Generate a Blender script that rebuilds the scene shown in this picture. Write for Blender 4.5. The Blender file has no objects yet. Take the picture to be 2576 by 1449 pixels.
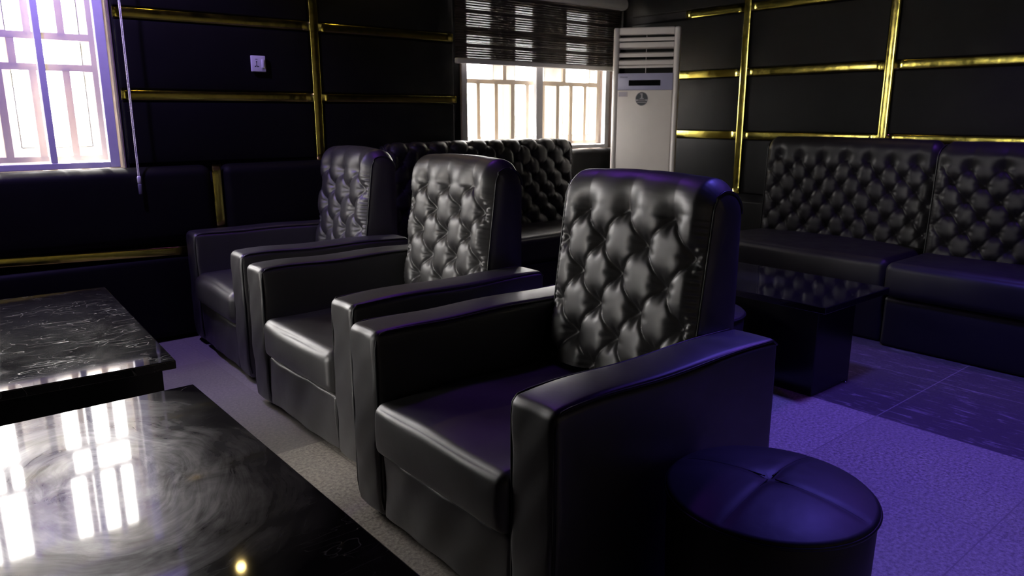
import bpy, math, random
import numpy as np
from mathutils import Vector, Matrix
random.seed(7)
C = bpy.context.scene
COL = C.collection
R = math.radians

# ------------------------------------------------------------------ camera
cam_d = bpy.data.cameras.new('camera')
cam = bpy.data.objects.new('camera', cam_d)
COL.objects.link(cam)
cam.location = (0, 0, 1.176)
cam.rotation_euler = (R(90 - 13.12), R(0.0), R(50.157 - 90))
cam_d.sensor_width = 36
cam_d.lens = 26.255
cam_d.clip_start = 0.02
cam_d.dof.use_dof = True
cam_d.dof.focus_distance = 2.1
cam_d.dof.aperture_fstop = 5.6
C.camera = cam

# ------------------------------------------------------------------ colour management
C.view_settings.view_transform = 'Standard'
C.view_settings.look = 'None'
C.view_settings.exposure = 0.0
C.view_settings.gamma = 1.0
C.view_settings.use_curve_mapping = False
C.cycles.use_denoising = True
C.cycles.max_bounces = 8
C.cycles.diffuse_bounces = 4
C.cycles.glossy_bounces = 4
C.cycles.transparent_max_bounces = 16
C.cycles.sample_clamp_indirect = 6.0
C.cycles.caustics_reflective = True
C.cycles.caustics_refractive = False

# ------------------------------------------------------------------ sky, sun
W = bpy.data.worlds.new('sky')
C.world = W
W.use_nodes = True
bg = W.node_tree.nodes['Background']
bg.inputs[0].default_value = (1.0, 0.965, 0.93, 1)
bg.inputs[1].default_value = 36.0


def light(name, kind, loc, power, color, target=None, size=0.2, spot=None, blend=0.5):
    d = bpy.data.lights.new(name, kind)
    d.energy = power
    d.color = color
    o = bpy.data.objects.new(name, d)
    COL.objects.link(o)
    o.location = loc
    if target is not None:
        o.rotation_euler = (Vector(target) - Vector(loc)).to_track_quat('-Z', 'Y').to_euler()
    if kind == 'AREA':
        d.shape = 'DISK'
        d.size = size
    elif kind == 'SPOT':
        d.shadow_soft_size = size
        d.spot_size = R(spot or 90)
        d.spot_blend = blend
    elif kind == 'POINT':
        d.shadow_soft_size = size
    return o


sun = light('sun', 'SUN', (0, 8, 8), 110.0, (1.0, 0.95, 0.88))
sun.rotation_euler = Vector((0.22, -0.45, -1.0)).to_track_quat('-Z', 'Y').to_euler()
sun.data.angle = R(1.5)


def portal(name, x0, x1, z0, z1, y):
    d = bpy.data.lights.new(name, 'AREA')
    d.shape = 'RECTANGLE'
    d.size = x1 - x0
    d.size_y = z1 - z0
    d.cycles.is_portal = True
    o = bpy.data.objects.new(name, d)
    COL.objects.link(o)
    o.location = ((x0 + x1) / 2, y, (z0 + z1) / 2)
    o.rotation_euler = (R(-90), 0, 0)
    return o


portal('portal_one', -0.52, 0.93, 0.9, 2.1, 4.40)
p3 = portal('portal_three', -0.55, 0.55, 0.3, 2.2, -2.84)
portal('portal_two', 3.04, 4.5, 0.9, 2.1, 4.40)

p3.location = (-2.84, 2.67, 1.22)
p3.rotation_euler = (R(-90), 0, R(90))

PURPLE = (0.20, 0.10, 1.0)
WARM = (1.0, 0.72, 0.25)
light('purple_spot_floor', 'SPOT', (2.75, 1.03, 2.44), 210, (0.16, 0.125, 1.0), (2.75, 0.75, 0), 0.12, 84, 0.6)
light('purple_spot_sofa', 'SPOT', (4.0, 0.9, 2.44), 70, (0.27, 0.08, 1.0), (3.7, 0.9, 0), 0.12, 110, 0.6)
light('purple_spot_chairs', 'SPOT', (2.0, 2.6, 2.44), 15, (0.32, 0.06, 1.0), (1.95, 2.4, 0), 0.12, 110, 0.6)
light('purple_spot_window', 'SPOT', (0.45, 3.50, 2.42), 105, (0.40, 0.28, 1.0), (0.75, 4.25, 1.1), 0.04, 105, 0.5)
light('warm_wall_fill', 'SPOT', (1.6, -1.3, 2.44), 12, (1.0, 0.75, 0.40), (1.6, -2.4, 0.9), 0.15, 130, 0.8)  # added lamp out of view; lights the back wall the gold strips mirror
light('warm_spot_one', 'SPOT', (1.25, 3.93, 2.20), 2.0, WARM, (1.25, 4.0, 0), 0.025, 150, 0.5)
light('warm_spot_two', 'SPOT', (2.40, 3.93, 2.20), 2.0, WARM, (2.4, 4.0, 0), 0.025, 150, 0.5)
light('warm_spot_three', 'SPOT', (4.35, 2.40, 2.30), 2.0, WARM, (4.6, 2.4, 0), 0.025, 110, 0.5)


# ------------------------------------------------------------------ materials
def nodes(name):
    m = bpy.data.materials.new(name)
    m.use_nodes = True
    nt = m.node_tree
    return m, nt, nt.nodes['Principled BSDF'], nt.nodes['Material Output']


class NB:
    """tiny helper to chain shader nodes"""
    def __init__(s, nt):
        s.nt = nt

    def n(s, t, **k):
        q = s.nt.nodes.new(t)
        for a, b in k.items():
            setattr(q, a, b)
        return q

    def put(s, sock, v):
        if hasattr(v, 'is_linked') or hasattr(v, 'links'):
            s.nt.links.new(v, sock)
        else:
            sock.default_value = v

    def m(s, op, a, b=0.0, c=0.0, clamp=False):
        q = s.n('ShaderNodeMath', operation=op, use_clamp=clamp)
        s.put(q.inputs[0], a)
        s.put(q.inputs[1], b)
        s.put(q.inputs[2], c)
        return q.outputs[0]

    def ramp(s, v, lo, hi, a=0.0, b=1.0):
        q = s.n('ShaderNodeMapRange')
        q.clamp = True
        s.put(q.inputs[0], v)
        for i, x in enumerate((lo, hi, a, b)):
            q.inputs[i + 1].default_value = x
        return q.outputs[0]

    def mix(s, f, a, b):
        q = s.n('ShaderNodeMix', data_type='RGBA')
        s.put(q.inputs[0], f)
        s.put(q.inputs[6], a)
        s.put(q.inputs[7], b)
        return q.outputs[2]

    def noise(s, vec, scale, detail=3.0, rough=0.55, dist=0.0):
        q = s.n('ShaderNodeTexNoise')
        if vec is not None:
            s.put(q.inputs['Vector'], vec)
        q.inputs['Scale'].default_value = scale
        q.inputs['Detail'].default_value = detail
        q.inputs['Roughness'].default_value = rough
        q.inputs['Distortion'].default_value = dist
        return q.outputs['Fac']

    def obj(s):
        return s.n('ShaderNodeTexCoord').outputs['Object']

    def bump(s, h, strength, dist, sock):
        q = s.n('ShaderNodeBump')
        q.inputs['Strength'].default_value = strength
        q.inputs['Distance'].default_value = dist
        s.put(q.inputs['Height'], h)
        s.nt.links.new(q.outputs[0], sock)


def simple(name, col, rough=0.5, metal=0.0, spec=0.5, noise=0.06, nscale=30.0, bump=0.0):
    m, nt, p, o = nodes(name)
    b = NB(nt)
    f = b.noise(b.obj(), nscale)
    c2 = tuple(max(0.0, x * (1 - noise * 2)) for x in col)
    nt.links.new(b.mix(f, (*c2, 1), (*col, 1)), p.inputs['Base Color'])
    p.inputs['Metallic'].default_value = metal
    p.inputs['Specular IOR Level'].default_value = spec
    nt.links.new(b.ramp(f, 0.2, 0.8, max(0.02, rough - 0.04), rough + 0.04), p.inputs['Roughness'])
    if bump:
        b.bump(f, bump, 0.002, p.inputs['Normal'])
    return m


def leather(name, col=(0.012, 0.011, 0.0125), r0=0.34, r1=0.46, spec=0.5, wr=0.25):
    m, nt, p, o = nodes(name)
    b = NB(nt)
    v = b.obj()
    big = b.noise(v, 5.0, 3.0)
    fine = b.noise(v, 420.0, 2.0)
    mid = b.noise(v, 38.0, 3.0, 0.5, 0.4)
    nt.links.new(b.mix(big, (*col, 1), (*[x * 1.25 for x in col], 1)), p.inputs['Base Color'])
    nt.links.new(b.ramp(b.noise(v, 11.0, 4.0), 0.3, 0.7, r0, r1), p.inputs['Roughness'])
    p.inputs['Specular IOR Level'].default_value = spec
    h = b.m('ADD', b.m('MULTIPLY', fine, 0.12), b.m('ADD', b.m('MULTIPLY', mid, 0.35), b.m('MULTIPLY', big, 1.2)))
    b.bump(h, wr, 0.004, p.inputs['Normal'])
    return m


M = {}
M['leather'] = leather('black_leather', (0.016, 0.0148, 0.0150), 0.41, 0.50, 1.0)
M['ottoman'] = leather('ottoman_leather', (0.010, 0.0092, 0.010), 0.46, 0.56, 0.45)
M['leather_dark'] = leather('black_leather_underside', (0.008, 0.008, 0.009), 0.5, 0.6, 0.3)
M['sofa'] = leather('sofa_leather', (0.011, 0.010, 0.0115), 0.38, 0.50, 0.28)
M['pad'] = leather('wall_leather', (0.004, 0.0037, 0.0041), 0.55, 0.65, 0.12, 0.2)
M['piping'] = leather('piping_leather', (0.007, 0.007, 0.008), 0.35, 0.45, 0.4)
M['foot'] = simple('black_plastic', (0.008, 0.008, 0.008), 0.45)
M['wall'] = simple('dark_wall', (0.008, 0.0075, 0.009), 0.8, spec=0.2)
M['ceiling'] = simple('dark_ceiling', (0.012, 0.011, 0.014), 0.8, spec=0.2)
M['alu'] = simple('white_aluminium', (0.62, 0.62, 0.66), 0.35, spec=0.4)
M['upvc'] = simple('white_window_sash', (0.85, 0.84, 0.82), 0.35)
M['grille'] = simple('beige_grille_paint', (0.66, 0.58, 0.47), 0.5, noise=0.1, nscale=14)
M['reveal'] = simple('white_reveal_plaster', (0.78, 0.74, 0.68), 0.7)
M['reveal_in'] = simple('brown_reveal', (0.20, 0.15, 0.13), 0.5)
M['gasket'] = simple('dark_gasket', (0.03, 0.03, 0.03), 0.6)
M['ac'] = simple('ivory_plastic', (0.88, 0.83, 0.78), 0.36, nscale=6)
M['ac_panel'] = simple('pale_blue_grey_panel', (0.42, 0.42, 0.60), 0.3, nscale=6)
M['ac_col'] = simple('ivory_column', (0.84, 0.80, 0.77), 0.3, nscale=6)
M['black'] = simple('matt_black', (0.004, 0.004, 0.004), 0.6, spec=0.2)
M['display'] = simple('black_display', (0.004, 0.004, 0.004), 0.12)
M['slate'] = simple('slate_ink', (0.055, 0.065, 0.075), 0.4)
M['silver'] = simple('silver_print', (0.45, 0.43, 0.46), 0.35)
M['greyprint'] = simple('grey_print', (0.20, 0.18, 0.20), 0.4)
M['sticker'] = simple('pale_sticker', (0.68, 0.62, 0.64), 0.4)
M['ink'] = simple('violet_ink', (0.09, 0.08, 0.16), 0.4)
M['plastic'] = simple('white_plastic', (0.75, 0.75, 0.75), 0.3)
M['bead'] = simple('white_bead_chain', (0.72, 0.68, 0.70), 0.4)
M['blind'] = simple('dark_brown_blind_fabric', (0.040, 0.030, 0.028), 0.75, noise=0.15, nscale=120)
M['sand'] = simple('pale_sand', (0.60, 0.54, 0.44), 0.9, noise=0.1, nscale=3)
M['compound'] = simple('cream_render', (0.72, 0.66, 0.56), 0.9, noise=0.08, nscale=2)


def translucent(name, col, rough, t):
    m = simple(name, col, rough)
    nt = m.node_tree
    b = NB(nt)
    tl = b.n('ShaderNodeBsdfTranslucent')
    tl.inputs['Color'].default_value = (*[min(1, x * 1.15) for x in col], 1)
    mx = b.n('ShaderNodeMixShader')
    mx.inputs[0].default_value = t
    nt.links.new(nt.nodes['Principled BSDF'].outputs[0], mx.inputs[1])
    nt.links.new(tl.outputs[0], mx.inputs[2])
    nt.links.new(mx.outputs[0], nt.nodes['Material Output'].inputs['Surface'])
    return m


M['upvc'] = translucent('white_upvc_sash', (0.85, 0.84, 0.82), 0.35, 0.20)  # translucency adds a backlit glow to the sash, standing in for glare
M['grille'] = translucent('beige_grille_paint', (0.70, 0.62, 0.52), 0.5, 0.13)  # opaque steel bars given a see-through glow to imitate window glare
# semi sheer blind fabric
m = simple('dark_brown_blind_fabric', (0.040, 0.030, 0.028), 0.75, noise=0.15, nscale=120)
b = NB(m.node_tree)
tp = b.n('ShaderNodeBsdfTransparent')
mx = b.n('ShaderNodeMixShader')
sp = b.n('ShaderNodeSeparateXYZ')
m.node_tree.links.new(b.obj(), sp.inputs[0])
fz_ = b.m('FRACT', b.m('DIVIDE', sp.outputs[2], 0.0150))
bz_ = b.m('FRACT', b.m('DIVIDE', sp.outputs[2], 0.1050))
fine_ = b.ramp(fz_, 0.42, 0.55, 0.04, 0.36)
m.node_tree.links.new(b.m('MULTIPLY', fine_, b.ramp(bz_, 0.12, 0.2, 0.35, 1.0)), mx.inputs[0])
m.node_tree.links.new(m.node_tree.nodes['Principled BSDF'].outputs[0], mx.inputs[1])
m.node_tree.links.new(tp.outputs[0], mx.inputs[2])
m.node_tree.links.new(mx.outputs[0], m.node_tree.nodes['Material Output'].inputs['Surface'])
M['blind'] = m
M['chrome'] = simple('chrome', (0.8, 0.8, 0.8), 0.15, metal=1.0)

# clear tinted cap of the chain weight
m, nt, p, o = nodes('clear_plastic')
p.inputs['Base Color'].default_value = (0.55, 0.55, 0.62, 1)
p.inputs['Roughness'].default_value = 0.12
p.inputs['Transmission Weight'].default_value = 0.6
M['clear'] = m

# gold strip
m, nt, p, o = nodes('gold_strip')
b = NB(nt)
v = b.obj()
f = b.noise(v, 9.0, 3.0)
nt.links.new(b.mix(f, (0.50, 0.42, 0.075, 1), (0.68, 0.60, 0.16, 1)), p.inputs['Base Color'])
p.inputs['Metallic'].default_value = 1.0
nt.links.new(b.ramp(b.noise(v, 24.0, 3.0), 0.3, 0.7, 0.12, 0.24), p.inputs['Roughness'])
b.bump(b.noise(v, 13.0, 2.0), 0.22, 0.006, p.inputs['Normal'])
M['gold'] = m

# clear glass
m, nt, p, o = nodes('window_glass')
nt.nodes.remove(p)
b = NB(nt)
tr = b.n('ShaderNodeBsdfTransparent')
gl = b.n('ShaderNodeBsdfGlossy')
gl.inputs['Roughness'].default_value = 0.02
mx = b.n('ShaderNodeMixShader')
mx.inputs[0].default_value = 0.03
nt.links.new(tr.outputs[0], mx.inputs[1])
nt.links.new(gl.outputs[0], mx.inputs[2])
nt.links.new(mx.outputs[0], o.inputs['Surface'])
M['glass'] = m

# floor
m, nt, p, o = nodes('tile_floor')
b = NB(nt)
v = b.obj()
sep = b.n('ShaderNodeSeparateXYZ')
nt.links.new(v, sep.inputs[0])
X, Y = sep.outputs[0], sep.outputs[1]
tx = b.m('DIVIDE', b.m('SUBTRACT', X, 2.905), 0.6025)
ty = b.m('DIVIDE', b.m('SUBTRACT', Y, 0.607), 0.6025)
fx = b.m('ABSOLUTE', b.m('SUBTRACT', b.m('FRACT', b.m('ADD', tx, 0.5)), 0.5))
fy = b.m('ABSOLUTE', b.m('SUBTRACT', b.m('FRACT', b.m('ADD', ty, 0.5)), 0.5))
grout = b.m('LESS_THAN', b.m('MINIMUM', fx, fy), 0.0032)
cell = b.n('ShaderNodeCombineXYZ')
nt.links.new(b.m('FLOOR', tx), cell.inputs[0])
nt.links.new(b.m('FLOOR', ty), cell.inputs[1])
wn = b.n('ShaderNodeTexWhiteNoise', noise_dimensions='3D')
nt.links.new(cell.outputs[0], wn.inputs['Vector'])
tone = b.ramp(wn.outputs[0], 0.0, 1.0, 0.86, 1.08)
speck = b.noise(v, 85.0, 5.0, 0.75)
cloud = b.noise(v, 3.0, 4.0)
light_c = b.mix(b.ramp(speck, 0.35, 0.68), (0.12, 0.108, 0.098, 1), (0.50, 0.445, 0.385, 1))
light_c = b.mix(b.ramp(cloud, 0.3, 0.7, 0.0, 0.35), light_c, (0.26, 0.24, 0.23, 1))
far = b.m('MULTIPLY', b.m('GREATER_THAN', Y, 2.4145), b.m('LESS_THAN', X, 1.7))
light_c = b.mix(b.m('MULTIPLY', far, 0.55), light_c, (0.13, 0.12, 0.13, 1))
mp = b.n('ShaderNodeMapping')
mp.inputs['Rotation'].default_value = (0, 0, R(20))
mp.inputs['Scale'].default_value = (26, 5, 1)
nt.links.new(v, mp.inputs[0])
streak = b.noise(mp.outputs[0], 1.6, 5.0, 0.7, 0.8)
dark_c = b.mix(b.ramp(streak, 0.55, 0.78), (0.070, 0.058, 0.066, 1), (0.34, 0.30, 0.33, 1))
isdark = b.m('GREATER_THAN', X, 2.905)
col = b.mix(isdark, light_c, dark_c)
hs = b.n('ShaderNodeHueSaturation')
nt.links.new(tone, hs.inputs['Value'])
nt.links.new(col, hs.inputs['Color'])
gc = b.mix(isdark, (0.17, 0.15, 0.14, 1), (0.26, 0.23, 0.25, 1))
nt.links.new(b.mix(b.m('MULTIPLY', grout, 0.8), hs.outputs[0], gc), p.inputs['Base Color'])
nt.links.new(b.ramp(speck, 0.3, 0.7, 0.36, 0.55), p.inputs['Roughness'])
p.inputs['Specular IOR Level'].default_value = 0.35
b.bump(speck, 0.15, 0.001, p.inputs['Normal'])
M['floor'] = m


# black lacquer with wiped smears; centre of the wiping arcs in object space
def lacquer(name, cx, cy, rad, amount, scratch=0.5):
    m, nt, p, o = nodes(name)
    b = NB(nt)
    v = b.obj()
    sep = b.n('ShaderNodeSeparateXYZ')
    nt.links.new(v, sep.inputs[0])
    w1 = b.noise(v, 3.2, 2.0)
    w2 = b.noise(v, 4.1, 2.0)
    dx = b.m('ADD', b.m('SUBTRACT', sep.outputs[0], cx), b.m('MULTIPLY', b.m('SUBTRACT', w1, 0.5), 0.10))
    dy = b.m('ADD', b.m('SUBTRACT', sep.outputs[1], cy), b.m('MULTIPLY', b.m('SUBTRACT', w2, 0.5), 0.10))
    rr = b.m('SQRT', b.m('ADD', b.m('MULTIPLY', dx, dx), b.m('MULTIPLY', b.m('MULTIPLY', dy, dy), 0.45)))
    an = b.m('ARCTAN2', dy, dx)
    cb = b.n('ShaderNodeCombineXYZ')
    nt.links.new(b.m('MULTIPLY', rr, 30.0), cb.inputs[0])
    nt.links.new(b.m('MULTIPLY', an, 1.1), cb.inputs[1])
    arcs = b.noise(cb.outputs[0], 1.0, 8.0, 0.72, 0.9)
    body = b.ramp(rr, rad * 0.55, rad * 1.25, 1.0, 0.0)
    patch = b.ramp(b.noise(v, 5.0, 4.0, 0.6, 0.6), 0.36, 0.62)
    smear = b.m('MULTIPLY', b.m('MULTIPLY', body, b.ramp(arcs, 0.34, 0.64, 0.25, 1.0)), b.m('ADD', b.m('MULTIPLY', patch, 0.7), 0.3))
    sc = None
    for (sc_, wid, dd) in ((2.3, 0.0035, 1.8), (3.7, 0.0045, 2.6), (6.1, 0.006, 1.2)):
        mp = b.n('ShaderNodeMapping')
        mp.inputs['Rotation'].default_value = (0, 0, R(20 * sc_))
        mp.inputs['Scale'].default_value = (1.0, 2.2, 1)
        nt.links.new(v, mp.inputs[0])
        iso = b.m('ABSOLUTE', b.m('SUBTRACT', b.noise(mp.outputs[0], sc_, 2.0, 0.5, dd), 0.5))
        ln = b.m('MULTIPLY', b.ramp(iso, 0.0, wid, 1.0, 0.0), b.ramp(b.noise(v, 4.0 + sc_, 3.0), 0.48, 0.62))
        sc = ln if sc is None else b.m('MAXIMUM', sc, ln)
    dust = b.ramp(b.noise(v, 9.0, 6.0, 0.7), 0.58, 0.78, 0.0, 0.3)
    sc = b.m('MULTIPLY', b.m('MAXIMUM', sc, dust), scratch)
    fac = b.m('MAXIMUM', b.m('MULTIPLY', smear, amount), sc, clamp=True)
    p.inputs['Base Color'].default_value = (0.006, 0.005, 0.006, 1)
    p.inputs['Roughness'].default_value = 0.045
    p.inputs['IOR'].default_value = 1.62
    p2 = b.n('ShaderNodeBsdfPrincipled')
    p2.inputs['Base Color'].default_value = (0.10, 0.095, 0.10, 1)
    p2.inputs['Roughness'].default_value = 0.36
    p2.inputs['IOR'].default_value = 1.75
    b.bump(arcs, 0.12, 0.002, p2.inputs['Normal'])
    mx = b.n('ShaderNodeMixShader')
    nt.links.new(fac, mx.inputs[0])
    nt.links.new(p.outputs[0], mx.inputs[1])
    nt.links.new(p2.outputs[0], mx.inputs[2])
    nt.links.new(mx.outputs[0], o.inputs['Surface'])
    return m


M['lacquer_near'] = lacquer('smeared_black_lacquer', 0.06, 0.14, 0.34, 0.9, 0.3)
M['lacquer_far'] = lacquer('scratched_black_lacquer', 0.0, -0.1, 0.50, 0.09, 0.85)
M['lacquer'] = lacquer('clean_black_lacquer', 0.0, 0.0, 0.1, 0.1, 0.04)
M['lacquer_base'] = simple('black_lacquer_base', (0.006, 0.006, 0.007), 0.2)


# ------------------------------------------------------------------ mesh helpers
def obj(name, vf, mat, parent=None, smooth=True, loc=None, rz=0.0):
    v, f = vf
    me = bpy.data.meshes.new(name)
    me.from_pydata([tuple(map(float, p)) for p in v], [], [tuple(q) for q in f])
    me.validate()
    me.update()
    if smooth:
        me.polygons.foreach_set('use_smooth', [True] * len(me.polygons))
    me.materials.append(mat)
    o = bpy.data.objects.new(name, me)
    COL.objects.link(o)
    if parent is not None:
        o.parent = parent
    if loc is not None:
        o.location = loc
        o.rotation_euler = (0, 0, rz)
    return o


def thing(name, label, cat, loc=(0, 0, 0), rz=0.0, group=None):
    o = bpy.data.objects.new(name, None)
    COL.objects.link(o)
    o.empty_display_size = 0.1
    o.location = loc
    o.rotation_euler = (0, 0, rz)
    tag(o, label, cat, group)
    return o


def tag(o, label, cat, group=None):
    o['label'] = label
    o['category'] = cat
    if group:
        o['group'] = group
    return o


def struct(o, label=None, cat=None):
    o['kind'] = 'structure'
    if label:
        o['label'] = label
        o['category'] = cat
    return o


def join(*parts):
    V, F = [], []
    for v, f in parts:
        k = len(V)
        V += [tuple(p) for p in v]
        F += [tuple(i + k for i in q) for q in f]
    return V, F


def box(x0, x1, y0, y1, z0, z1):
    v = [(x0, y0, z0), (x1, y0, z0), (x1, y1, z0), (x0, y1, z0), (x0, y0, z1), (x1, y0, z1), (x1, y1, z1), (x0, y1, z1)]
    f = [(0, 3, 2, 1), (4, 5, 6, 7), (0, 1, 5, 4), (1, 2, 6, 5), (2, 3, 7, 6), (3, 0, 4, 7)]
    return v, f


def samples(lo, hi, r, k, n):
    a = [lo + r * i / k for i in range(k)] if r > 1e-6 else []
    mid = [lo + r + (hi - lo - 2 * r) * i / n for i in range(n + 1)]
    c = [hi - r * i / k for i in range(k - 1, -1, -1)] if r > 1e-6 else []
    return a + mid + c


def rbox(x0, x1, y0, y1, z0, z1, r=0.02, puff=(0, 0, 0), k=4, n=(6, 6, 6), warp=None):
    """rounded, padded box; puff = outward swelling of the x, y and z faces"""
    lo = np.array([x0, y0, z0], float)
    hi = np.array([x1, y1, z1], float)
    r = min(r, (hi - lo).min() * 0.499)
    S = [samples(lo[a], hi[a], r, k, n[a]) for a in range(3)]
    L = [len(s) for s in S]
    idx = {}
    V, F = [], []
    mid, half = (lo + hi) / 2, (hi - lo) / 2

    def vert(i, j, l):
        key = (i, j, l)
        if key in idx:
            return idx[key]
        q = np.array([S[0][i], S[1][j], S[2][l]])
        c = np.clip(q, lo + r, hi - r)
        d = q - c
        ln = np.linalg.norm(d)
        p = c + (d / ln * r if ln > 1e-9 else 0)
        t = (q - mid) / half
        for a in range(3):
            if puff[a] and abs(abs(t[a]) - 1) < 1e-6:
                o1, o2 = [x for x in range(3) if x != a]
                w = max(0.0, (1 - t[o1] ** 2) * (1 - t[o2] ** 2)) ** 0.6
                p[a] += math.copysign(puff[a] * w, t[a])
        if warp:
            p = np.array(warp(p, t))
        idx[key] = len(V)
        V.append(tuple(p))
        return idx[key]

    for a in range(3):
        b_, c_ = [(1, 2), (2, 0), (0, 1)][a]
        for side in (0, L[a] - 1):
            for i in range(L[b_] - 1):
                for j in range(L[c_] - 1):
                    q = []
                    for (di, dj) in ((0, 0), (1, 0), (1, 1), (0, 1)):
                        key = [0, 0, 0]
                        key[a] = side
                        key[b_] = i + di
                        key[c_] = j + dj
                        q.append(vert(*key))
                    F.append(tuple(q) if side else tuple(reversed(q)))
    return V, F


def tube(pts, r, n=8, closed=False):
    P = [Vector(p) for p in pts]
    V, F = [], []
    N = len(P)
    up = Vector((0, 0, 1))
    prev = None
    for i, p in enumerate(P):
        a = P[i - 1] if (i > 0 or closed) else p
        c = P[(i + 1) % N] if (i < N - 1 or closed) else p
        t = (c - a).normalized()
        if prev is None:
            s = t.cross(up)
            if s.length < 1e-3:
                s = t.cross(Vector((1, 0, 0)))
        else:
            s = prev - t * prev.dot(t)
        s.normalize()
        prev = s
        w = t.cross(s)
        for j in range(n):
            g = 2 * math.pi * j / n
            V.append(tuple(p + s * (r * math.cos(g)) + w * (r * math.sin(g))))
    for i in range(N if closed else N - 1):
        for j in range(n):
            a = i * n + j
            b2 = i * n + (j + 1) % n
            c = ((i + 1) % N) * n + (j + 1) % n
            d = ((i + 1) % N) * n + j
            F.append((a, b2, c, d))
    if not closed:
        F.append(tuple(range(n - 1, -1, -1)))
        F.append(tuple((N - 1) * n + j for j in range(n)))
    return V, F


def lathe(prof, n=64, fn=None):
    """prof: list of (r, z); closed on the axis where r = 0"""
    V, F = [], []
    for (r, z) in prof:
        for j in range(n):
            a = 2 * math.pi * j / n
            p = (r * math.cos(a), r * math.sin(a), z)
            V.append(fn(p, r, a) if fn else p)
    for i in range(len(prof) - 1):
        for j in range(n):
            F.append((i * n + j, i * n + (j + 1) % n, (i + 1) * n + (j + 1) % n, (i + 1) * n + j))
    F.append(tuple((len(prof) - 1) * n + j for j in range(n)))
    F.append(tuple(range(n - 1, -1, -1)))
    return V, F


def resample(pts, step):
    P = [np.array(p, float) for p in pts]
    out = [P[0]]
    for a, c in zip(P[:-1], P[1:]):
        L = np.linalg.norm(c - a)
        k = max(1, int(round(L / step)))
        for i in range(1, k + 1):
            out.append(a + (c - a) * i / k)
    return np.array(out)


def roll_profile(fb, zb, ft, zt, crest, rear, zr, zrb, n=9):
    """side outline of a rolled back cushion: front bottom, front top, over the crest, down the rear.
    returns (x, z) points"""
    pts = [(fb, zb), (ft, zt)]
    mx = ft + (rear - ft) * 0.46
    for i in range(1, n + 1):            # front quarter
        a = math.pi / 2 * i / n
        pts.append((mx - (mx - ft) * math.cos(a), zt + (crest - zt) * math.sin(a)))
    for i in range(1, n + 1):
        a = math.pi / 2 * i / n
        pts.append((mx + (rear - mx) * math.sin(a), zr + (crest - zr) * math.cos(a)))
    pts.append((rear, zrb))
    return pts


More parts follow.
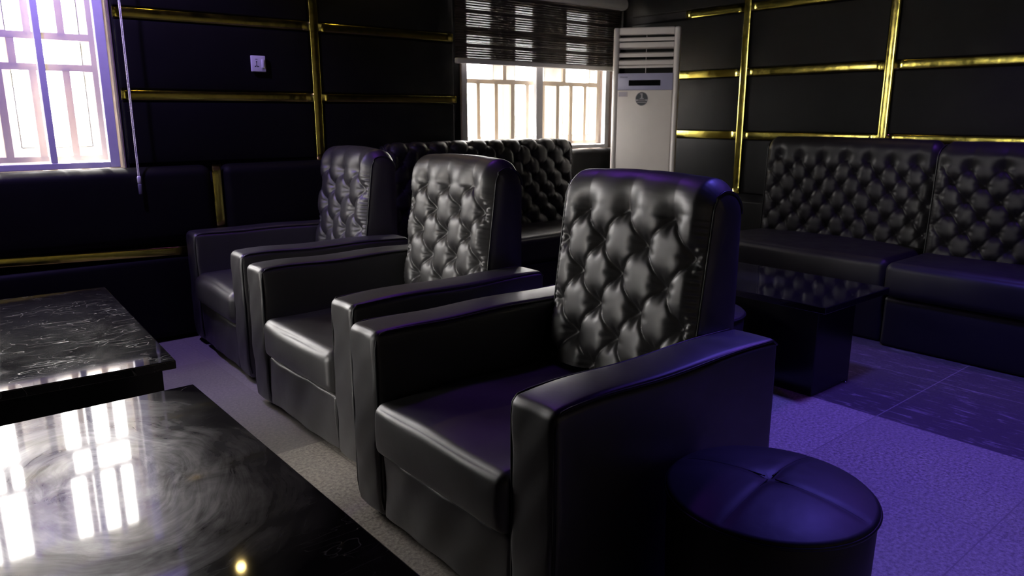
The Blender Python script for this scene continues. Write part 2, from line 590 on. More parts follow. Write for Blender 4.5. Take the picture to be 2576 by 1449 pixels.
def tufted(hw, prof, zrow, p, q, amp, step_u, step_v, phase=0.0, crown=0.012, seed=1, er=0.028, pleat=0.07):
    """deep buttoned cushion. local x = depth (front is -x), y across, z up."""
    rng = np.random.RandomState(seed)
    P = resample(prof, step_v)
    n = len(P)
    T = np.gradient(P, axis=0)
    T /= np.linalg.norm(T, axis=1)[:, None]
    for _ in range(3):
        T[1:-1] = (T[:-2] + 2 * T[1:-1] + T[2:]) / 4
    N = np.stack([-T[:, 1], T[:, 0]], 1)           # outward normal (front faces -x)
    N /= np.linalg.norm(N, axis=1)[:, None]
    S = np.concatenate([[0], np.cumsum(np.linalg.norm(np.diff(P, axis=0), axis=1))])
    ifr = int(np.argmin(np.abs(P[: n // 2 + 1, 1] - zrow)))
    w = S[ifr] - S                                 # distance below the first row of buttons
    m = int(round(2 * hw / step_u))
    u = np.linspace(-hw, hw, m + 1)
    U, Wd = np.meshgrid(u, w)
    jx = 0.06 * p * np.sin(U * 9.0 + seed) * np.cos(Wd * 11.0 + 2 * seed)
    uu = U + phase + jx
    ww = Wd + 0.05 * q * np.sin(U * 13.0 + 1.7 * seed)
    s = uu / p + ww / q
    t = uu / p - ww / q
    k = np.clip((Wd + 0.010) / 0.020, 0, 1)
    k = k * k * (3 - 2 * k)                        # 1 below the first row, 0 above it
    pil = (np.abs(np.sin(np.pi * s)) * np.abs(np.sin(np.pi * t))) ** 0.33
    ds = np.abs(s - np.round(s)) * p * 0.55
    dt = np.abs(t - np.round(t)) * p * 0.55
    dmin = np.minimum(ds, dt)
    si, ti = np.round(s), np.round(t)
    bu = p * (si + ti) / 2
    bw = q * (si - ti) / 2
    rad = np.sqrt((uu - bu) ** 2 + ((ww - bw) * 1.0) ** 2)
    r0 = np.sqrt((uu - p * np.round(uu / p)) ** 2 + (ww * 0.85) ** 2)
    rad = rad * k + r0 * (1 - k)
    ang = np.arctan2(ww - bw, uu - bu)
    c1 = (0.5 + 0.5 * np.cos(2 * np.pi * s)) * (0.5 + 0.5 * np.cos(2 * np.pi * t))
    c0 = (0.5 + 0.5 * np.cos(2 * np.pi * uu / p)) * np.exp(-(ww / (0.30 * q)) ** 2)
    cone = c1 ** 1.35 * k + c0 ** 1.35 * (1 - k)
    wr = np.cos(8 * ang + 3 * np.sin(si * 5 + ti * 3)) * np.exp(-((rad - 0.17 * p) / (0.10 * p)) ** 2)
    du = np.abs(uu / p - np.round(uu / p)) * p
    vert = np.exp(-(du / 0.0045) ** 2) * np.exp(-np.abs(Wd) / (pleat * 0.55))
    valley = np.exp(-(du / 0.022) ** 2) * np.exp(-np.abs(Wd) / (pleat * 0.7))
    below = 0.40 * pil - 0.12 * np.exp(-(dmin / 0.0040) ** 2)
    above = 0.36 * (1 - 0.55 * valley) - 0.11 * vert
    D = amp * (0.85 - 0.72 * cone + below * k + above * (1 - k) + 0.065 * wr * k - 0.35)
    # rear stays smooth
    rear = np.clip((-Wd - 0.16) / 0.06, 0, 1)
    D = D * (1 - rear) + amp * 0.5 * rear
    e = hw - np.abs(U)
    fe = np.clip(e / 0.05, 0, 1)
    fe = fe * fe * (3 - 2 * fe)
    ruff = 0.07 * amp * np.sin(Wd * 2 * np.pi / 0.021 + 2 * np.sin(Wd * 30)) * np.exp(-((e - 0.018) / 0.02) ** 2) * k
    D = D * fe + ruff
    q1 = np.clip(1 - e / er, 0, 1)
    D -= er * 0.8 * (1 - np.sqrt(np.clip(1 - q1 ** 2, 0, 1)))
    px = P[:, 0][:, None] + N[:, 0][:, None] * D
    pz = P[:, 1][:, None] + N[:, 1][:, None] * D
    cz = np.clip((P[:, 1] - zrow) / 0.06, 0, 1)[:, None]
    pz = pz + crown * (1 - (U / hw) ** 2) * cz
    V = np.stack([px, U, pz], -1).reshape(-1, 3)
    F = []
    mm = m + 1
    for i in range(n - 1):
        for j in range(m):
            F.append((i * mm + j, (i + 1) * mm + j, (i + 1) * mm + j + 1, i * mm + j + 1))
    return V.tolist(), F


def dome(outline, y, sgn, bulge, rings=6):
    """padded side panel closed by an (x, z) outline at y"""
    O = np.array(outline, float)
    c = O.mean(0)
    V, F = [], []
    n = len(O)
    for r in range(rings):
        g = 1 - r / rings
        for p in O:
            q = c + (p - c) * g
            V.append((q[0], y + sgn * bulge * (1 - g ** 3), q[1]))
    V.append((c[0], y + sgn * bulge, c[1]))
    for r in range(rings - 1):
        for j in range(n):
            a, b2 = r * n + j, r * n + (j + 1) % n
            F.append((a, b2, b2 + n, a + n) if sgn > 0 else (a, a + n, b2 + n, b2))
    for j in range(n):
        a, b2 = (rings - 1) * n + j, (rings - 1) * n + (j + 1) % n
        F.append((a, b2, rings * n) if sgn > 0 else (a, rings * n, b2))
    return V, F


def text_mesh(s, size, depth=0.0008):
    cu = bpy.data.curves.new('lettering', 'FONT')
    cu.body = s
    cu.size = size
    cu.extrude = depth
    cu.align_x = 'LEFT'
    to = bpy.data.objects.new('lettering', cu)
    COL.objects.link(to)
    dg = bpy.context.evaluated_depsgraph_get()
    me = bpy.data.meshes.new_from_object(to.evaluated_get(dg))
    v = [tuple(x.co) for x in me.vertices]
    f = [tuple(q.vertices) for q in me.polygons]
    bpy.data.objects.remove(to)
    bpy.data.curves.remove(cu)
    bpy.data.meshes.remove(me)
    return v, f


def xform(vf, fn):
    return [fn(p) for p in vf[0]], vf[1]


# ------------------------------------------------------------------ room shell
YW, XW, ZC = 4.17, 4.64, 2.50        # left wall face, right wall face, ceiling
X0, Y0 = -2.6, -2.4
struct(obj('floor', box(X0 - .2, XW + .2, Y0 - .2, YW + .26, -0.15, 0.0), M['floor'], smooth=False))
struct(obj('ceiling', box(X0 - .2, XW + .2, Y0 - .2, YW + .26, ZC, ZC + .15), M['ceiling'], smooth=False))
W1 = (-0.52, 0.945, 0.905, 2.05)     # opening x0, x1, z0, z1
W2 = (3.03, 4.51, 0.905, 2.05)
YO = YW + 0.21
W3 = (2.06, 3.16, 0.12, 2.40)
wl = join(box(X0 - .2, W1[0], YW, YO, 0, ZC), box(W1[1], W2[0], YW, YO, 0, ZC), box(W2[1], XW + .2, YW, YO, 0, ZC),
          box(W1[0], W1[1], YW, YO, 0, W1[2]), box(W1[0], W1[1], YW, YO, W1[3], ZC),
          box(W2[0], W2[1], YW, YO, 0, W2[2]), box(W2[0], W2[1], YW, YO, W2[3], ZC))
wall_left = struct(obj('wall_left', wl, M['wall'], smooth=False))
wall_right = struct(obj('wall_right', box(XW, XW + .2, Y0, YW, 0, ZC), M['wall'], smooth=False))
struct(obj('wall_back', box(X0, XW, Y0 - .2, Y0, 0, ZC), M['sand'], smooth=False))
struct(obj('wall_far_left', join(box(X0 - .2, X0, Y0, W3[0], 0, ZC), box(X0 - .2, X0, W3[1], YW, 0, ZC), box(X0 - .2, X0, W3[0], W3[1], 0, W3[2]), box(X0 - .2, X0, W3[0], W3[1], W3[3], ZC)), M['wall'], smooth=False))

# added unseen walls that narrow the far window's light onto the chairs
struct(obj('wall_light_block_near', box(X0, -0.6, W3[0] - .12, W3[0] - .02, 0, ZC), M['wall'], smooth=False))
struct(obj('wall_light_block_far', box(X0, -0.6, W3[1] + .02, W3[1] + .12, 0, ZC), M['wall'], smooth=False))


def pad_left(x0, x1, z0, z1, front, r=0.015, puff=0.008):
    obj('padded_panel', rbox(x0, x1, front, YW - 0.001, z0, z1, r, (0, puff, 0), 4, (14, 1, 8)), M['pad'], wall_left)


def pad_right(y0, y1, z0, z1, front, r=0.015, puff=0.008):
    obj('padded_panel', rbox(front, XW - 0.001, y0, y1, z0, z1, r, (puff, 0, 0), 4, (1, 14, 8)), M['pad'], wall_right)


for (a, c) in ((0.955, 1.966), (2.018, 2.965)):
    for (z0, z1) in ((0.925, 1.241), (1.293, 1.630), (1.682, 2.03), (2.08, 2.47)):
        pad_left(a, c, z0, z1, 4.146)
pad_left(-0.6, 0.94, 2.09, 2.47, 4.146)
pad_left(-2.55, -0.56, 0.95, 2.47, 4.146)
pad_left(3.0, 4.62, 2.09, 2.47, 4.146)
LEDGE = 0.915
pad_left(-2.55, 1.335, 0.52, LEDGE, 4.062, 0.052, 0.010)
pad_left(1.386, 4.56, 0.52, LEDGE, 4.062, 0.052, 0.010)
pad_left(-2.55, 1.335, 0.015, 0.462, 4.075, 0.04, 0.010)
pad_left(1.386, 4.56, 0.015, 0.462, 4.075, 0.04, 0.010)
RC = [(3.08, 4.09), (2.103, 3.028), (1.126, 2.05), (0.15, 1.074), (-0.83, 0.098), (-2.35, -0.88)]
for (a, c) in RC:
    for (z0, z1) in ((0.05, 0.58), (0.63, 1.005), (1.055, 1.428), (1.478, 1.848), (1.898, 2.45)):
        pad_right(a, c, z0, z1, 4.615)

# gold strips: slightly bowed metal bands, each one a trim of its own
TN = [0]


def strip(p0, p1, width, face, label):
    """face: 'left' (normal -y) or 'right' (normal -x)"""
    TN[0] += 1
    a, c = Vector(p0), Vector(p1)
    L = (c - a).length
    t = (c - a).normalized()
    nrm = Vector((0, -1, 0)) if face == 'left' else Vector((-1, 0, 0))
    w = t.cross(nrm).normalized()
    V, F = [], []
    k = max(2, int(L / 0.05))
    prof = [(-0.5, -0.006), (-0.5, 0.0), (-0.44, 0.0022), (-0.3, 0.0036), (-0.1, 0.0044), (0.1, 0.0044), (0.3, 0.0036), (0.44, 0.0022), (0.5, 0.0), (0.5, -0.006)]
    for i in range(k + 1):
        q = a + t * (L * i / k)
        for (x, h) in prof:
            V.append(tuple(q + w * (x * width) + nrm * h))
    n = len(prof)
    for i in range(k):
        for j in range(n):
            F.append((i * n + j, i * n + (j + 1) % n, (i + 1) * n + (j + 1) % n, (i + 1) * n + j))
    F.append(tuple(range(n)))
    F.append(tuple(k * n + j for j in range(n - 1, -1, -1)))
    o = obj('trim_%d' % TN[0], (V, F), M['gold'])
    return struct(o, label, 'gold trim strip')


YS = 4.140
strip((0.955, YS, 1.655), (1.967, YS, 1.659), 0.050, 'left', 'upper gold strip on the wall between left window and vertical strip')
strip((2.018, YS, 1.656), (2.955, YS, 1.656), 0.048, 'left', 'upper gold strip ending at the dark blind')
strip((0.955, YS, 1.267), (1.967, YS, 1.267), 0.048, 'left', 'gold strip on the wall below the power socket')
strip((2.018, YS, 1.267), (2.975, YS, 1.267), 0.044, 'left', 'dim gold strip left of the grilled window beyond the chairs')
strip((1.992, YS - .002, 0.905), (1.992, YS - .002, 2.47), 0.050, 'left', 'tall vertical gold strip rising behind the farthest armchair')
strip((1.360, 4.078, 0.462), (1.360, 4.078, 0.915), 0.048, 'left', 'short dull vertical gold strip behind the farthest chair arm')
strip((-1.5, 4.078, 0.592), (1.334, 4.078, 0.469), 0.046, 'left', 'low tarnished gold strip under the left window')
XS = 4.608
for yy, lb in ((3.054, 'vertical gold strip on right wall nearest the air conditioner'), (2.076, 'vertical gold strip rising above the tufted sofa on right wall'), (1.100, None)):
    strip((XS - .002, yy, 0.63 if yy > 3 else 0.9), (XS - .002, yy, 2.45), 0.054, 'right', lb)
nm = ['nearest the air conditioner', 'in the middle of right wall', 'at the right edge']
segs = [(3.082, 4.06), (2.104, 3.026), (1.128, 2.048), (0.15, 1.072)]
for z, row in ((1.873, 'top row gold strip'), (1.453, 'middle row gold strip'), (1.031, 'lower row gold strip')):
    for i, (a, c) in enumerate(segs):
        if z > 1.8 and i == 0:
            c = 3.56
        strip((XS, a, z), (XS, c, z), 0.053, 'right', ('%s %s' % (row, nm[i])) if i < 3 and not (z > 1.8 and i == 2) else None)
for o in COL.objects:                        # strips outside the picture keep a plain label
    if o.name.startswith('trim_') and 'label' not in o:
        o['label'] = 'gold strip on right wall beyond the picture edge'


# ------------------------------------------------------------------ windows
def window(name, W, mull, lower, upper, midrow, rails, jamb=0.045, sashes=None):
    x0, x1, z0, z1 = W
    root = bpy.data.objects.new(name, None)
    COL.objects.link(root)
    root.location = ((x0 + x1) / 2, YW, z0)
    ox, oz = (x0 + x1) / 2, z0
    L = lambda vf: xform(vf, lambda p: (p[0] - ox, p[1] - YW, p[2] - oz))
    a, c, e, g = x0 + 0.022, x1 - 0.022, z0 + 0.010, z1 - 0.02
    # reveal lining
    obj('window_reveal', L(join(box(x0, x0 + .006, YW - .01, YO, z0, z1), box(x1 - .006, x1, YW - .01, YO, z0, z1), box(x0, x1, YW - .01, YO, z1 - .006, z1), box(x0, x1, YW + .0, YO, z0, z0 + .006))), M['reveal_in'], root, False)
    yf0, yf1 = 4.178, 4.215
    fr = join(rbox(a, a + jamb, yf0, yf1, e, g, .003, k=1, n=(1, 1, 1)), rbox(c - jamb, c, yf0, yf1, e, g, .003, k=1, n=(1, 1, 1)),
              rbox(a + jamb, c - jamb, yf0, yf1, e, e + .03, .003, k=1, n=(1, 1, 1)), rbox(a + jamb, c - jamb, yf0, yf1, g - .03, g, .003, k=1, n=(1, 1, 1)))
    obj('window_frame', L(fr), M['alu'], root, False)
    for (m0, m1) in mull:
        obj('mullion', L(rbox(m0, m1, yf0 + .004, yf1 + .004, e + .03, g - .03, .003, k=1, n=(1, 1, 1))), M['alu'], root, False)
    # painted steel grille
    yg0, yg1 = 4.262, 4.284
    t = 0.032
    gx0, gx1 = x0 + 0.045, x1 - 0.050
    gz0, gz1 = z0 + 0.045, z1 - 0.03
    bars = [box(gx0 - .005, gx0 + t, yg0, yg1, gz0, gz1), box(gx1 - t, gx1 + .005, yg0, yg1, gz0, gz1), box(gx0 + t, gx1 - t, yg0 + .001, yg1 - .001, gz0, gz0 + .025), box(gx0 + t, gx1 - t, yg0 + .001, yg1 - .001, gz1 - .025, gz1)]
    for z in rails:
        bars.append(box(gx0 + t, gx1 - t, yg0 + .001, yg1 - .001, z - t / 2, z + t / 2))
    rz = [gz0] + list(rails) + [gz1]
    for xs, (lo, hi) in zip((lower, midrow, upper), zip(rz[:-1], rz[1:])):
        for x in xs:
            if gx0 < x < gx1:
                bars.append(box(x - t / 2, x + t / 2, yg0 + .002, yg1 - .002, lo, hi))
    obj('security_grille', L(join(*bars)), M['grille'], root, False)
    # outer casement sashes
    xm = (x0 + x1) / 2
    ys0, ys1 = 4.318, 4.360
    for (s0, s1) in (sashes or ((x0 + .008, xm), (xm, x1 - .008))):
        w = 0.10
        sa = join(rbox(s0, s0 + w, ys0, ys1, z0 + .01, z1 - .01, .004, k=1, n=(1, 1, 1)), rbox(s1 - w, s1, ys0, ys1, z0 + .01, z1 - .01, .004, k=1, n=(1, 1, 1)),
                  rbox(s0 + w, s1 - w, ys0, ys1, z0 + .01, z0 + .01 + w, .004, k=1, n=(1, 1, 1)), rbox(s0 + w, s1 - w, ys0, ys1, z1 - .01 - w, z1 - .01, .004, k=1, n=(1, 1, 1)))
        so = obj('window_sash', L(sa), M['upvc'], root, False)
        ga = 0.003
        A, B, Cz, D = s0 + w, s1 - w, z0 + .01 + w, z1 - .01 - w
        obj('gasket', L(join(box(A, A + ga, ys0 - .001, ys0 + .01, Cz, D), box(B - ga, B, ys0 - .001, ys0 + .01, Cz, D), box(A, B, ys0 - .001, ys0 + .01, Cz, Cz + ga))), M['gasket'], so, False)
        obj('window_pane', L(box(A, B, ys0 + .018, ys0 + .022, Cz, D)), M['glass'], so, False)
    root['kind'] = 'structure'
    return root


b1 = [0.611 + 0.1385 * k for k in range(-9, 3)]
mid1 = [0.537 - 0.277 * k for k in range(0, 5)]
w1 = window('window_1', W1, [(0.623, 0.653), (-0.20, -0.17)], b1, b1, mid1, (1.393, 1.536), sashes=((-0.512, -0.04), (-0.04, 0.43), (0.43, 0.937)))
w1['label'] = 'bright grilled window at the left edge with violet lit frame'
w1['category'] = 'window'
b2 = [3.255, 3.412, 3.564, 3.708, 3.86, 4.009, 4.155, 4.302]
w2 = window('window_2', W2, [(3.722, 3.785)], b2, [3.489, 3.78, 4.077], [3.489, 3.78, 4.077], (1.397, 1.72), sashes=((3.038, 3.53), (3.53, 4.02), (4.02, 4.502)))
w2['label'] = 'bright grilled window behind the sofa, half covered by blind'
w2['category'] = 'window'

b3 = [W3[0] + 0.15 * k for k in range(1, 12)]
w3 = window('window_3', W3, [(2.65, 2.68)], b3, b3, b3[::2], (1.393, 1.536))
w3.location = (X0, (W3[0] + W3[1]) / 2, W3[2])
w3.rotation_euler = (0, 0, R(90))
w3['label'] = 'grilled window beyond the left edge of the picture'
w3['category'] = 'window'

# outside: ground, a rendered compound wall, an added unseen slab that cuts off the sun
struct(obj('ground_outside', box(-16, 16, -20, 30, -0.45, -0.30), M['sand'], smooth=False))
struct(obj('wall_compound', box(-14, 16, 12.0, 12.2, -0.3, 1.15), M['compound'], smooth=False))
struct(obj('sun_block_slab', box(-3, 6, YO, 4.861, 2.60, 2.72), M['compound'], smooth=False))


# ------------------------------------------------------------------ blinds
def bead_chain(x, y, ztop, zbot, gap, pitch=0.0062, r=0.0026, tilt=0.0):
    parts = []
    n = int((ztop - zbot) / pitch)
    base = lathe([(0.0003, -r), (r * .75, -r * .66), (r, 0), (r * .75, r * .66), (0.0003, r)], 6)
    for sx in (-gap / 2, gap / 2):
        for i in range(n):
            z = zbot + i * pitch + (pitch / 2 if sx > 0 else 0)
            parts.append(xform(base, lambda p, z=z, sx=sx: (p[0] + x + sx, p[1] + y, p[2] + z)))
        parts.append(tube([(x + sx, y, zbot), (x + sx, y, ztop)], 0.0008, 5))
    return join(*parts)


t = thing('roller_blind', 'white beaded cord of a rolled up blind hanging beside the left window', 'blind', (0.2, 4.045, 2.10))
obj('cassette', rbox(-0.85, 0.80, -0.045, 0.045, 0.0, 0.085, 0.03, k=4, n=(2, 1, 1)), M['alu'], t)
obj('bead_chain', bead_chain(0.765, -0.015, 0.03, -1.225, 0.0062), M['bead'], t)
wt = obj('chain_weight', xform(lathe([(0.004, 0.0), (0.0085, 0.004), (0.0095, 0.03), (0.0088, 0.036), (0.005, 0.040)], 16), lambda p: (p[0] + 0.765, p[1] * .6 - 0.015, p[2] - 1.262)), M['plastic'], t)
obj('chain_weight_tip', xform(lathe([(0.0055, 0.0), (0.0085, 0.003), (0.0088, 0.045), (0.0085, 0.05)], 16), lambda p: (p[0] + 0.765, p[1] * .6 - 0.015, p[2] - 1.312)), M['clear'], wt)

t = thing('zebra_blind', 'dark striped blind half lowered over the grilled window', 'blind', (3.70, 4.075, 1.495))
slats = []
for layer, (yy, off) in enumerate(((0.0, 0.0), (0.016, 0.005))):
    z = 0.034
    i = 0
    while z < 0.47:
        i += 1
        slats.append(box(-0.76, 0.775, yy + (i % 2) * 0.0012, yy + (i % 2) * 0.0012 + 0.0010, z + layer * 0.0012, z + 0.0149 + layer * 0.0012))
        z += 0.0150 if i % 7 else 0.0156
    for x in (-0.7, -0.35, 0.0, 0.35, 0.7):
        slats.append(box(x, x + .001, yy + .0002, yy + .001, 0.03, 0.47))
obj('blind_fabric', join(*slats), M['blind'], t, False)
obj('bottom_rail', rbox(-0.765, 0.78, -0.008, 0.024, 0.0, 0.034, 0.008, k=3, n=(2, 1, 1)), M['alu'], t)
obj('cassette', rbox(-0.80, 0.825, -0.048, 0.060, 0.445, 0.530, 0.035, k=5, n=(2, 1, 1)), M['alu'], t)
obj('cord', join(tube([(0.79, 0.0, 0.45), (0.79, 0.0, 0.02)], 0.0012, 6), tube([(0.802, 0.0, 0.45), (0.802, 0.0, 0.02)], 0.0012, 6)), M['gasket'], t)

# ------------------------------------------------------------------ power socket
t = thing('wall_socket', 'small white power socket on the padded wall under upper gold strip', 'socket', (1.648, 4.127, 1.399))
obj('faceplate', rbox(-0.040, 0.040, -0.008, 0.004, 0.0, 0.084, 0.004, k=2, n=(1, 1, 1)), M['plastic'], t)
obj('rocker_switch', rbox(0.017, 0.031, -0.012, -0.006, 0.020, 0.066, 0.002, k=1, n=(1, 1, 1)), M['plastic'], t)
holes = [box(-0.017, -0.005, -0.0086, -0.007, 0.064, 0.0668),
         box(-0.0125, -0.0095, -0.0086, -0.007, 0.030, 0.054), xform(lathe([(0.0035, -.0004), (0.0035, .0004)], 10), lambda p: (p[0] - 0.011, p[2] - 0.0084, p[1] + 0.052)),
         ([(-0.025, -.0086, .0275), (-0.014, -.0086, .0235), (-0.014, -.0086, .0325)], [(0, 1, 2)]), ([(0.003, -.0086, .0275), (-0.008, -.0086, .0325), (-0.008, -.0086, .0235)], [(0, 1, 2)])]
obj('socket_slots', join(*holes), M['black'], t, False)
obj('rating_print', join(box(0.017, 0.031, -0.0085, -0.007, 0.013, 0.0155), box(0.018, 0.031, -0.0085, -0.007, 0.006, 0.008)), M['ink'], t, False)

# ------------------------------------------------------------------ air conditioner
t = thing('air_conditioner', 'tall white floor standing air conditioner in the corner', 'air conditioner', (4.10, 3.49, 0.0), R(-55.1))
HWD, HT, DP = 0.222, 1.748, 0.27
ci = 0.186
obj('cabinet', join(rbox(-HWD + .006, HWD - .006, 0.110, DP, 0.0, HT - .004, 0.018, k=3, n=(1, 1, 1)), box(-ci, ci, 0.004, 0.12, 0.0, 0.06)), M['ac'], t)
k = 0.00266
zz = lambda px: HT - (px - 70) * k
obj('front_panel', rbox(-ci, ci, 0.002, 0.112, 0.05, zz(225), 0.004, k=2, n=(1, 1, 1)), M['ac'], t)
obj('top_panel', rbox(-ci, ci, 0.004, 0.13, zz(88), HT, 0.010, k=3, n=(1, 1, 1)), M['ac'], t)
for sx in (-1, 1):
    col = lathe([(0.001, 0), (0.019, 0.0), (0.021, 0.006), (0.021, HT - .012), (0.017, HT - .002), (0.002, HT)], 20)
    obj('side_column', xform(col, lambda p, sx=sx: (sx * (ci + 0.0185) + p[0], 0.022 + (p[1] * 1.05 if p[1] < 0 else p[1] * 5.0), p[2])), M['ac_col'], t)
dp = obj('display_panel', rbox(-ci, ci, 0.000, 0.112, zz(225) + .001, zz(183), 0.003, k=2, n=(1, 1, 1)), M['ac_panel'], t)
obj('display_window', box(-ci + 0.2 * 2 * ci, -ci + 0.78 * 2 * ci, -0.0012, 0.01, zz(214), zz(200)), M['display'], dp, False)
obj('brand_lettering', xform(text_mesh('Hisense', 0.0165), lambda p: (p[0] - ci + 0.014, -0.0008 - p[2], p[1] + zz(194))), M['ink'], dp, False)
obj('vent_cavity', box(-ci - .01, ci + .01, 0.085, 0.108, zz(184), zz(87)), M['black'], t, False)
for (a, c, lean) in ((95, 104, 0.012), (106, 119, -0.02), (133, 143, 0.02), (151, 162, 0.02), (164, 170, 0.03)):
    z1_, z0_ = zz(a), zz(c)
    sl = rbox(-ci + .002, ci - .002, 0.010, 0.060, z0_, z1_, 0.004, k=2, n=(1, 1, 1))
    obj('louver_slat', xform(sl, lambda p, lean=lean: (p[0], p[1], p[2] + (p[1] - 0.01) * lean * 10)), M['ac'], t)
obj('louver_link', join(tube([(0.0, 0.013, zz(183)), (0.0, 0.013, zz(119))], 0.0022, 6), tube([(0.0, 0.016, zz(95)), (0.0, 0.016, zz(87))], 0.0022, 6)), M['ac'], t)
bx, bz = -ci + 0.45 * 2 * ci, zz(247)
disc = lambda r, y, h=0.0010: xform(lathe([(0.001, -h), (r, -h), (r, h), (0.001, h)], 40), lambda p: (p[0] + bx, y + p[2], p[1] * 1.08 + bz))
bd = obj('warranty_badge', disc(0.0425, 0.0012), M['greyprint'], t, False)
obj('badge_face', disc(0.0385, -0.0002), M['slate'], bd, False)
bn = [box(bx - 0.042, bx - 0.020, -0.0030, -0.001, bz - 0.014, bz - 0.004), box(bx + 0.020, bx + 0.042, -0.0030, -0.001, bz - 0.014, bz - 0.004), box(bx - 0.030, bx + 0.030, -0.0034, -0.001, bz - 0.026, bz - 0.0215)]
obj('badge_ribbon', join(*bn), M['silver'], bd, False)
obj('badge_banner', box(bx - 0.026, bx + 0.026, -0.0032, -0.001, bz - 0.017, bz - 0.003), M['greyprint'], bd, False)
one = [box(bx - 0.0045, bx + 0.0055, -0.0034, -0.001, bz + 0.001, bz + 0.037), box(bx - 0.013, bx + 0.014, -0.0034, -0.001, bz, bz + 0.0055),
       ([(bx - 0.0045, -0.0034, bz + 0.037), (bx - 0.0125, -0.0034, bz + 0.034), (bx - 0.0125, -0.0034, bz + 0.029), (bx - 0.0045, -0.0034, bz + 0.032)], [(0, 1, 2, 3)])]
obj('numeral_one', join(*one), M['silver'], bd, False)
stc = obj('specification_sticker', box(-ci + .006, -ci + .070, -0.0002, 0.004, zz(241.5), zz(229)), M['sticker'], t, False)
obj('sticker_print', join(*[box(-ci + .010, -ci + (.058 if i % 2 else .064), -0.0008, 0.001, zz(232 + i * 2.4), zz(231.2 + i * 2.4)) for i in range(4)]), M['ac_panel'], stc, False)


# ------------------------------------------------------------------ armchairs
def chair_back_profile():
    return roll_profile(0.632, 0.40, 0.700, 0.905, 0.972, 0.842, 0.905, 0.33)


def armchair(loc, rz, label, seed, hw=0.435, soft=1.0):
    """origin on the floor at the middle of the front; local x goes to the rear, y to the sitter's right"""
    t = thing('armchair', label, 'armchair', loc, rz, 'tufted black armchairs in a row')
    aw = 0.147                              # arm width
    sw = hw - aw                            # half seat width
    # frame box under the seat
    obj('base_frame', rbox(0.03, 0.80, -hw + .03, hw - .03, 0.028, 0.24, 0.01, k=2, n=(1, 1, 1)), M['leather_dark'], t)
    rng = random.Random(seed)
    ph = rng.random() * 6

    def kick_w(p, q):
        x, y, z = p
        if q[0] < 0:
            x += 0.0035 * math.sin(y * 14 + ph) * math.cos(z * 17 + ph) + 0.002 * math.sin(y * 37 + z * 21 + ph)
        return x, y, z
    obj('front_panel', rbox(0.002, 0.06, -sw + .004, sw - .004, 0.030, 0.236, 0.014, (0.010, 0, 0), 4, (1, 26, 16), kick_w), M['leather'], t)

    def cush_w(p, q):
        x, y, z = p
        if q[2] > 0.2:
            fr = max(0.0, 1 - (x + 0.02) / 0.35)
            z += 0.003 * math.sin(y * 17 + ph) * math.sin(x * 15 + ph) - 0.010 * (1 - fr) * (1 - q[1] ** 2) - 0.012 * max(0, (x - .3))
        if q[0] < 0:
            x += 0.004 * math.sin(y * 11 + ph * 2) * (1 - q[2] ** 2)
        return x, y, z
    obj('seat_cushion', rbox(-0.020, 0.70, -sw + .002, sw - .002, 0.236, 0.392, 0.034 * soft, (0.012, 0, 0.012), 6, (30, 26, 8), cush_w), M['leather'], t)
    for sgn in (-1, 1):
        y0, y1 = (sw, hw) if sgn > 0 else (-hw, -sw)

        def arm_w(p, q, y0=y0, y1=y1):
            x, y, z = p
            hgt = max(0.0, (z - 0.5) / 0.09)
            if q[2] > 0.5:
                z += 0.0025 * math.sin(x * 13 + ph + sgn) + 0.004 * math.exp(-((x - 0.12) / 0.12) ** 2) * hgt
            if q[0] < 0:
                x += 0.002 * math.sin(z * 19 + ph) + 0.0015 * math.sin(z * 43 + y * 60)
            if abs(q[1]) > .9:
                y += 0.002 * math.sin(x * 9 + z * 7 + ph)
            return x, y, z
        ar = obj('armrest', rbox(-0.004, 0.825, y0, y1, 0.026, 0.584, 0.020, (0.006, 0.004, 0.010), 5, (30, 8, 22), arm_w), M['leather'], t)
        # welt seams along both top edges and down the front
        for yy in (y0 + 0.004, y1 - 0.004):
            pts = [(0.006, yy, 0.05)] + [(0.000, yy, z) for z in np.linspace(0.09, 0.54, 10)] + [(0.004, yy, 0.568), (0.018, yy, 0.582)]
            pts += [(x, yy, 0.5825 + 0.0025 * math.sin(x * 13 + ph + sgn) + 0.003 * math.exp(-((x - 0.12) / 0.12) ** 2)) for x in np.linspace(0.04, 0.80, 20)]
            pts += [(0.822, yy, 0.566)]
            obj('piping', tube(pts, 0.0036, 8), M['piping'], ar)
    prof = chair_back_profile()
    bh = sw - 0.006
    bk = obj('backrest', tufted(bh, prof, 0.897, 0.162, 0.196, 0.034, 0.0042, 0.0042, 0.0, 0.014, seed), M['leather'], t)
    out = [(x + (0.010 if x < 0.72 else 0.0), z) for (x, z) in prof]
    for sgn in (-1, 1):
        obj('side_panel', dome(out, sgn * (bh - 0.002), sgn, 0.012), M['leather'], bk)
        obj('piping', tube([(x, sgn * (bh - 0.001), z) for (x, z) in resample(out[:-1], 0.02)], 0.0036, 7), M['piping'], bk)
    obj('back_panel', rbox(0.80, 0.846, -hw + .012, hw - .012, 0.03, 0.50, 0.012, (0.004, 0, 0), 2, (1, 4, 4)), M['leather_dark'], t)
    for fx in (0.050, 0.78):
        for fy in (-hw + 0.075, hw - 0.075):
            obj('foot', xform(lathe([(0.020, 0.0), (0.024, 0.004), (0.030, 0.030), (0.030, 0.034)], 4), lambda p, fx=fx, fy=fy: (p[0] + fx, p[1] + fy, p[2])), M['foot'], t, False)
    return t


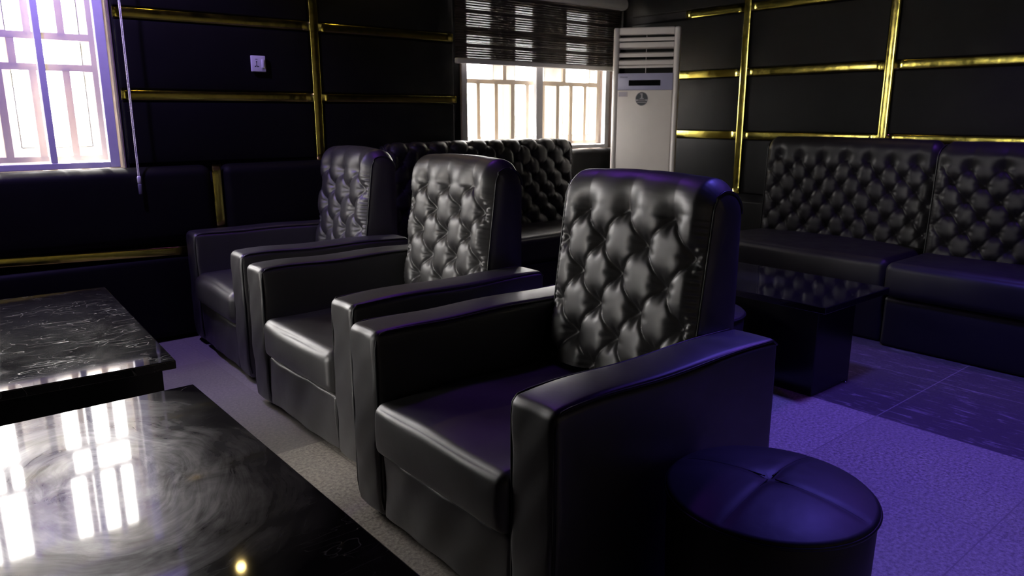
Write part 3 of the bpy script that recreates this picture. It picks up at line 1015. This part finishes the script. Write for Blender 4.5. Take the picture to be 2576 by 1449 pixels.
armchair((0.974, 1.4625, 0), R(0), 'nearest tufted black leather armchair beside the round ottoman', 1, 0.4375, 0.8)
armchair((1.075, 2.5175, 0), R(0.4), 'middle tufted black leather armchair, brightest back of the row', 2, 0.4375, 1.15)
armchair((1.144, 3.594, 0), R(-2.4), 'farthest tufted black leather armchair, close to the padded wall', 3, 0.435, 1.3)


# ------------------------------------------------------------------ tufted sofas
def sofa(loc, rz, label, L, seed, seat_z=0.445, depth=0.75, bx=0.52, fz=0.93, crest=1.0, p=0.145, q=0.160, phase=0.0):
    """origin on the floor, middle of the front edge; local x to the rear"""
    t = thing('tufted_sofa', label, 'sofa', loc, rz, 'tufted black sofas along the walls')
    h = L / 2
    obj('base', rbox(0.03, depth - .02, -h + .004, h - .004, 0.0, 0.262, 0.02, (0.008, 0, 0), 4, (2, 24, 6)), M['sofa'], t)

    def cw(pt, qq):
        x, y, z = pt
        if qq[2] > 0.3:
            z += 0.004 * math.sin(y * 5 + seed) * math.sin(x * 9)
        return x, y, z
    obj('seat_cushion', rbox(0.0, bx + .12, -h, h, 0.266, seat_z, 0.04, (0.010, 0.004, 0.010), 6, (18, 30, 6), cw), M['sofa'], t)
    prof = roll_profile(bx + .01, seat_z - 0.03, bx + .035, fz, crest, depth - 0.01, fz - 0.02, 0.1, 9)
    bk = obj('backrest', tufted(h - .012, prof, crest - 0.105, p, q, 0.026, 0.0065, 0.0060, phase, 0.006, seed, 0.03, 0.12), M['sofa'], t)
    out = [(x + (0.010 if x < bx + .1 else 0), z) for (x, z) in prof]
    for sgn in (-1, 1):
        obj('side_panel', dome(out, sgn * (h - 0.014), sgn, 0.010), M['sofa'], bk)
        obj('piping', tube([(x, sgn * (h - 0.013), z) for (x, z) in resample(out[:-1], 0.03)], 0.004, 6), M['piping'], bk)
    return t


sofa((3.065, 3.425, 0), R(90), 'long tufted sofa under the grilled window, behind the chairs', 1.56, 4, 0.435, 0.59, 0.45, 0.925, 0.985, 0.15)
sofa((3.885, 2.195, 0), R(0), 'tufted sofa against right wall, next to the air conditioner', 1.075, 5, 0.445, 0.68, 0.51, 0.95, 1.012, 0.140)
sofa((3.835, 0.855, 0), R(0), 'violet tinted tufted sofa cut by the right edge', 1.58, 6, 0.445, 0.73, 0.42, 0.95, 1.015, 0.150)


# ------------------------------------------------------------------ tables
def table(name, label, loc, rz, lx, ly, h, top, inset, mat, group=None, th=0.028):
    t = thing(name, label, 'table', loc, rz, group)
    obj('tabletop', rbox(-lx / 2, lx / 2, -ly / 2, ly / 2, h - th, h, 0.003, k=2, n=(1, 1, 1)), mat, t, False)
    ix0, ix1, iy0, iy1 = inset
    obj('pedestal', rbox(-lx / 2 + ix0, lx / 2 - ix1, -ly / 2 + iy0, ly / 2 - iy1, 0.0, h - th, 0.003, k=1, n=(1, 1, 1)), M['lacquer_base'], t, False)
    return t


LT = 1.28
table('coffee_table', 'smeared glossy black coffee table in the foreground reflecting the window', (0.596 - 0.40, 2.145 - LT / 2, 0), 0, 0.80, LT, 0.42, None, (0.06, 0.06, 0.06, 0.06), M['lacquer_near'], 'glossy black coffee tables facing the chairs')
a = R(-3.0)
ux, uy = Vector((math.cos(a), math.sin(a), 0)), Vector((-math.sin(a), math.cos(a), 0))
c2_ = Vector((0.622, 2.40, 0)) - ux * 0.40 + uy * (LT / 2)
far_t = table('coffee_table', 'scratched dusty black coffee table under the left window', c2_, a, 0.80, LT, 0.42, None, (0.06, 0.035, 0.035, 0.06), M['lacquer_far'], 'glossy black coffee tables facing the chairs')
t3 = table('side_table', 'low square edged black table between near armchair and right sofa', (2.786 + 0.28, 1.40 + 0.5, 0), 0, 0.56, 1.0, 0.428, None, (0.112, 0.126, 0.083, 0.083), M['lacquer'])
obj('glide', xform(lathe([(0.006, 0), (0.008, 0.003), (0.006, 0.008)], 12), lambda p: (p[0] + 0.115, p[1] - 0.425, p[2])), M['chrome'], t3)


# ------------------------------------------------------------------ ottomans
def ottoman(label, loc, rz, r=0.222, h=0.40):
    t = thing('round_ottoman', label, 'ottoman', loc, rz, 'round black leather ottomans')
    hs = h - 0.035
    obj('drum', lathe([(r - .016, 0.0), (r - .010, 0.004), (r - .008, 0.10), (r - .004, 0.22), (r - .002, hs - 0.01), (r - .006, hs)], 72), M['ottoman'], t)

    def top(p, rr, an):
        s = min(abs(math.sin(an)), abs(math.cos(an))) * rr
        g = math.exp(-(s / 0.012) ** 2)
        dome_ = 0.030 * (1 - (rr / r) ** 2.6)
        return p[0], p[1], p[2] + dome_ - 0.0026 * g * min(1.0, (r - rr) / 0.02) - 0.006 * math.exp(-(rr / 0.03) ** 2)
    pr = [(r, hs - 0.006), (r + .001, hs + .004)]
    for i in range(1, 46):
        pr.append((r * (1 - i / 46.0) + 0.0005, hs + 0.007))
    se = obj('seat_pad', lathe(pr, 144, top), M['ottoman'], t)
    obj('piping', tube([(r * math.cos(g) * 1.004, r * math.sin(g) * 1.004, hs - .002) for g in np.linspace(0, 2 * math.pi, 96, endpoint=False)], 0.0042, 7, True), M['piping'], se)
    for k_ in range(4):
        g = k_ * math.pi / 2
        obj('seam', tube([(x * math.cos(g), x * math.sin(g), hs + 0.007 + 0.030 * (1 - (x / r) ** 2.6) - 0.0034) for x in np.linspace(0.012, r * .985, 24)], 0.0016, 5), M['piping'], se)
    return t


ottoman('round black ottoman in the foreground beside the nearest armchair', (1.397, 0.790, 0), R(6))
ottoman('ottoman mostly hidden behind the nearest armchair', (2.555, 1.868, 0), R(10), 0.216)
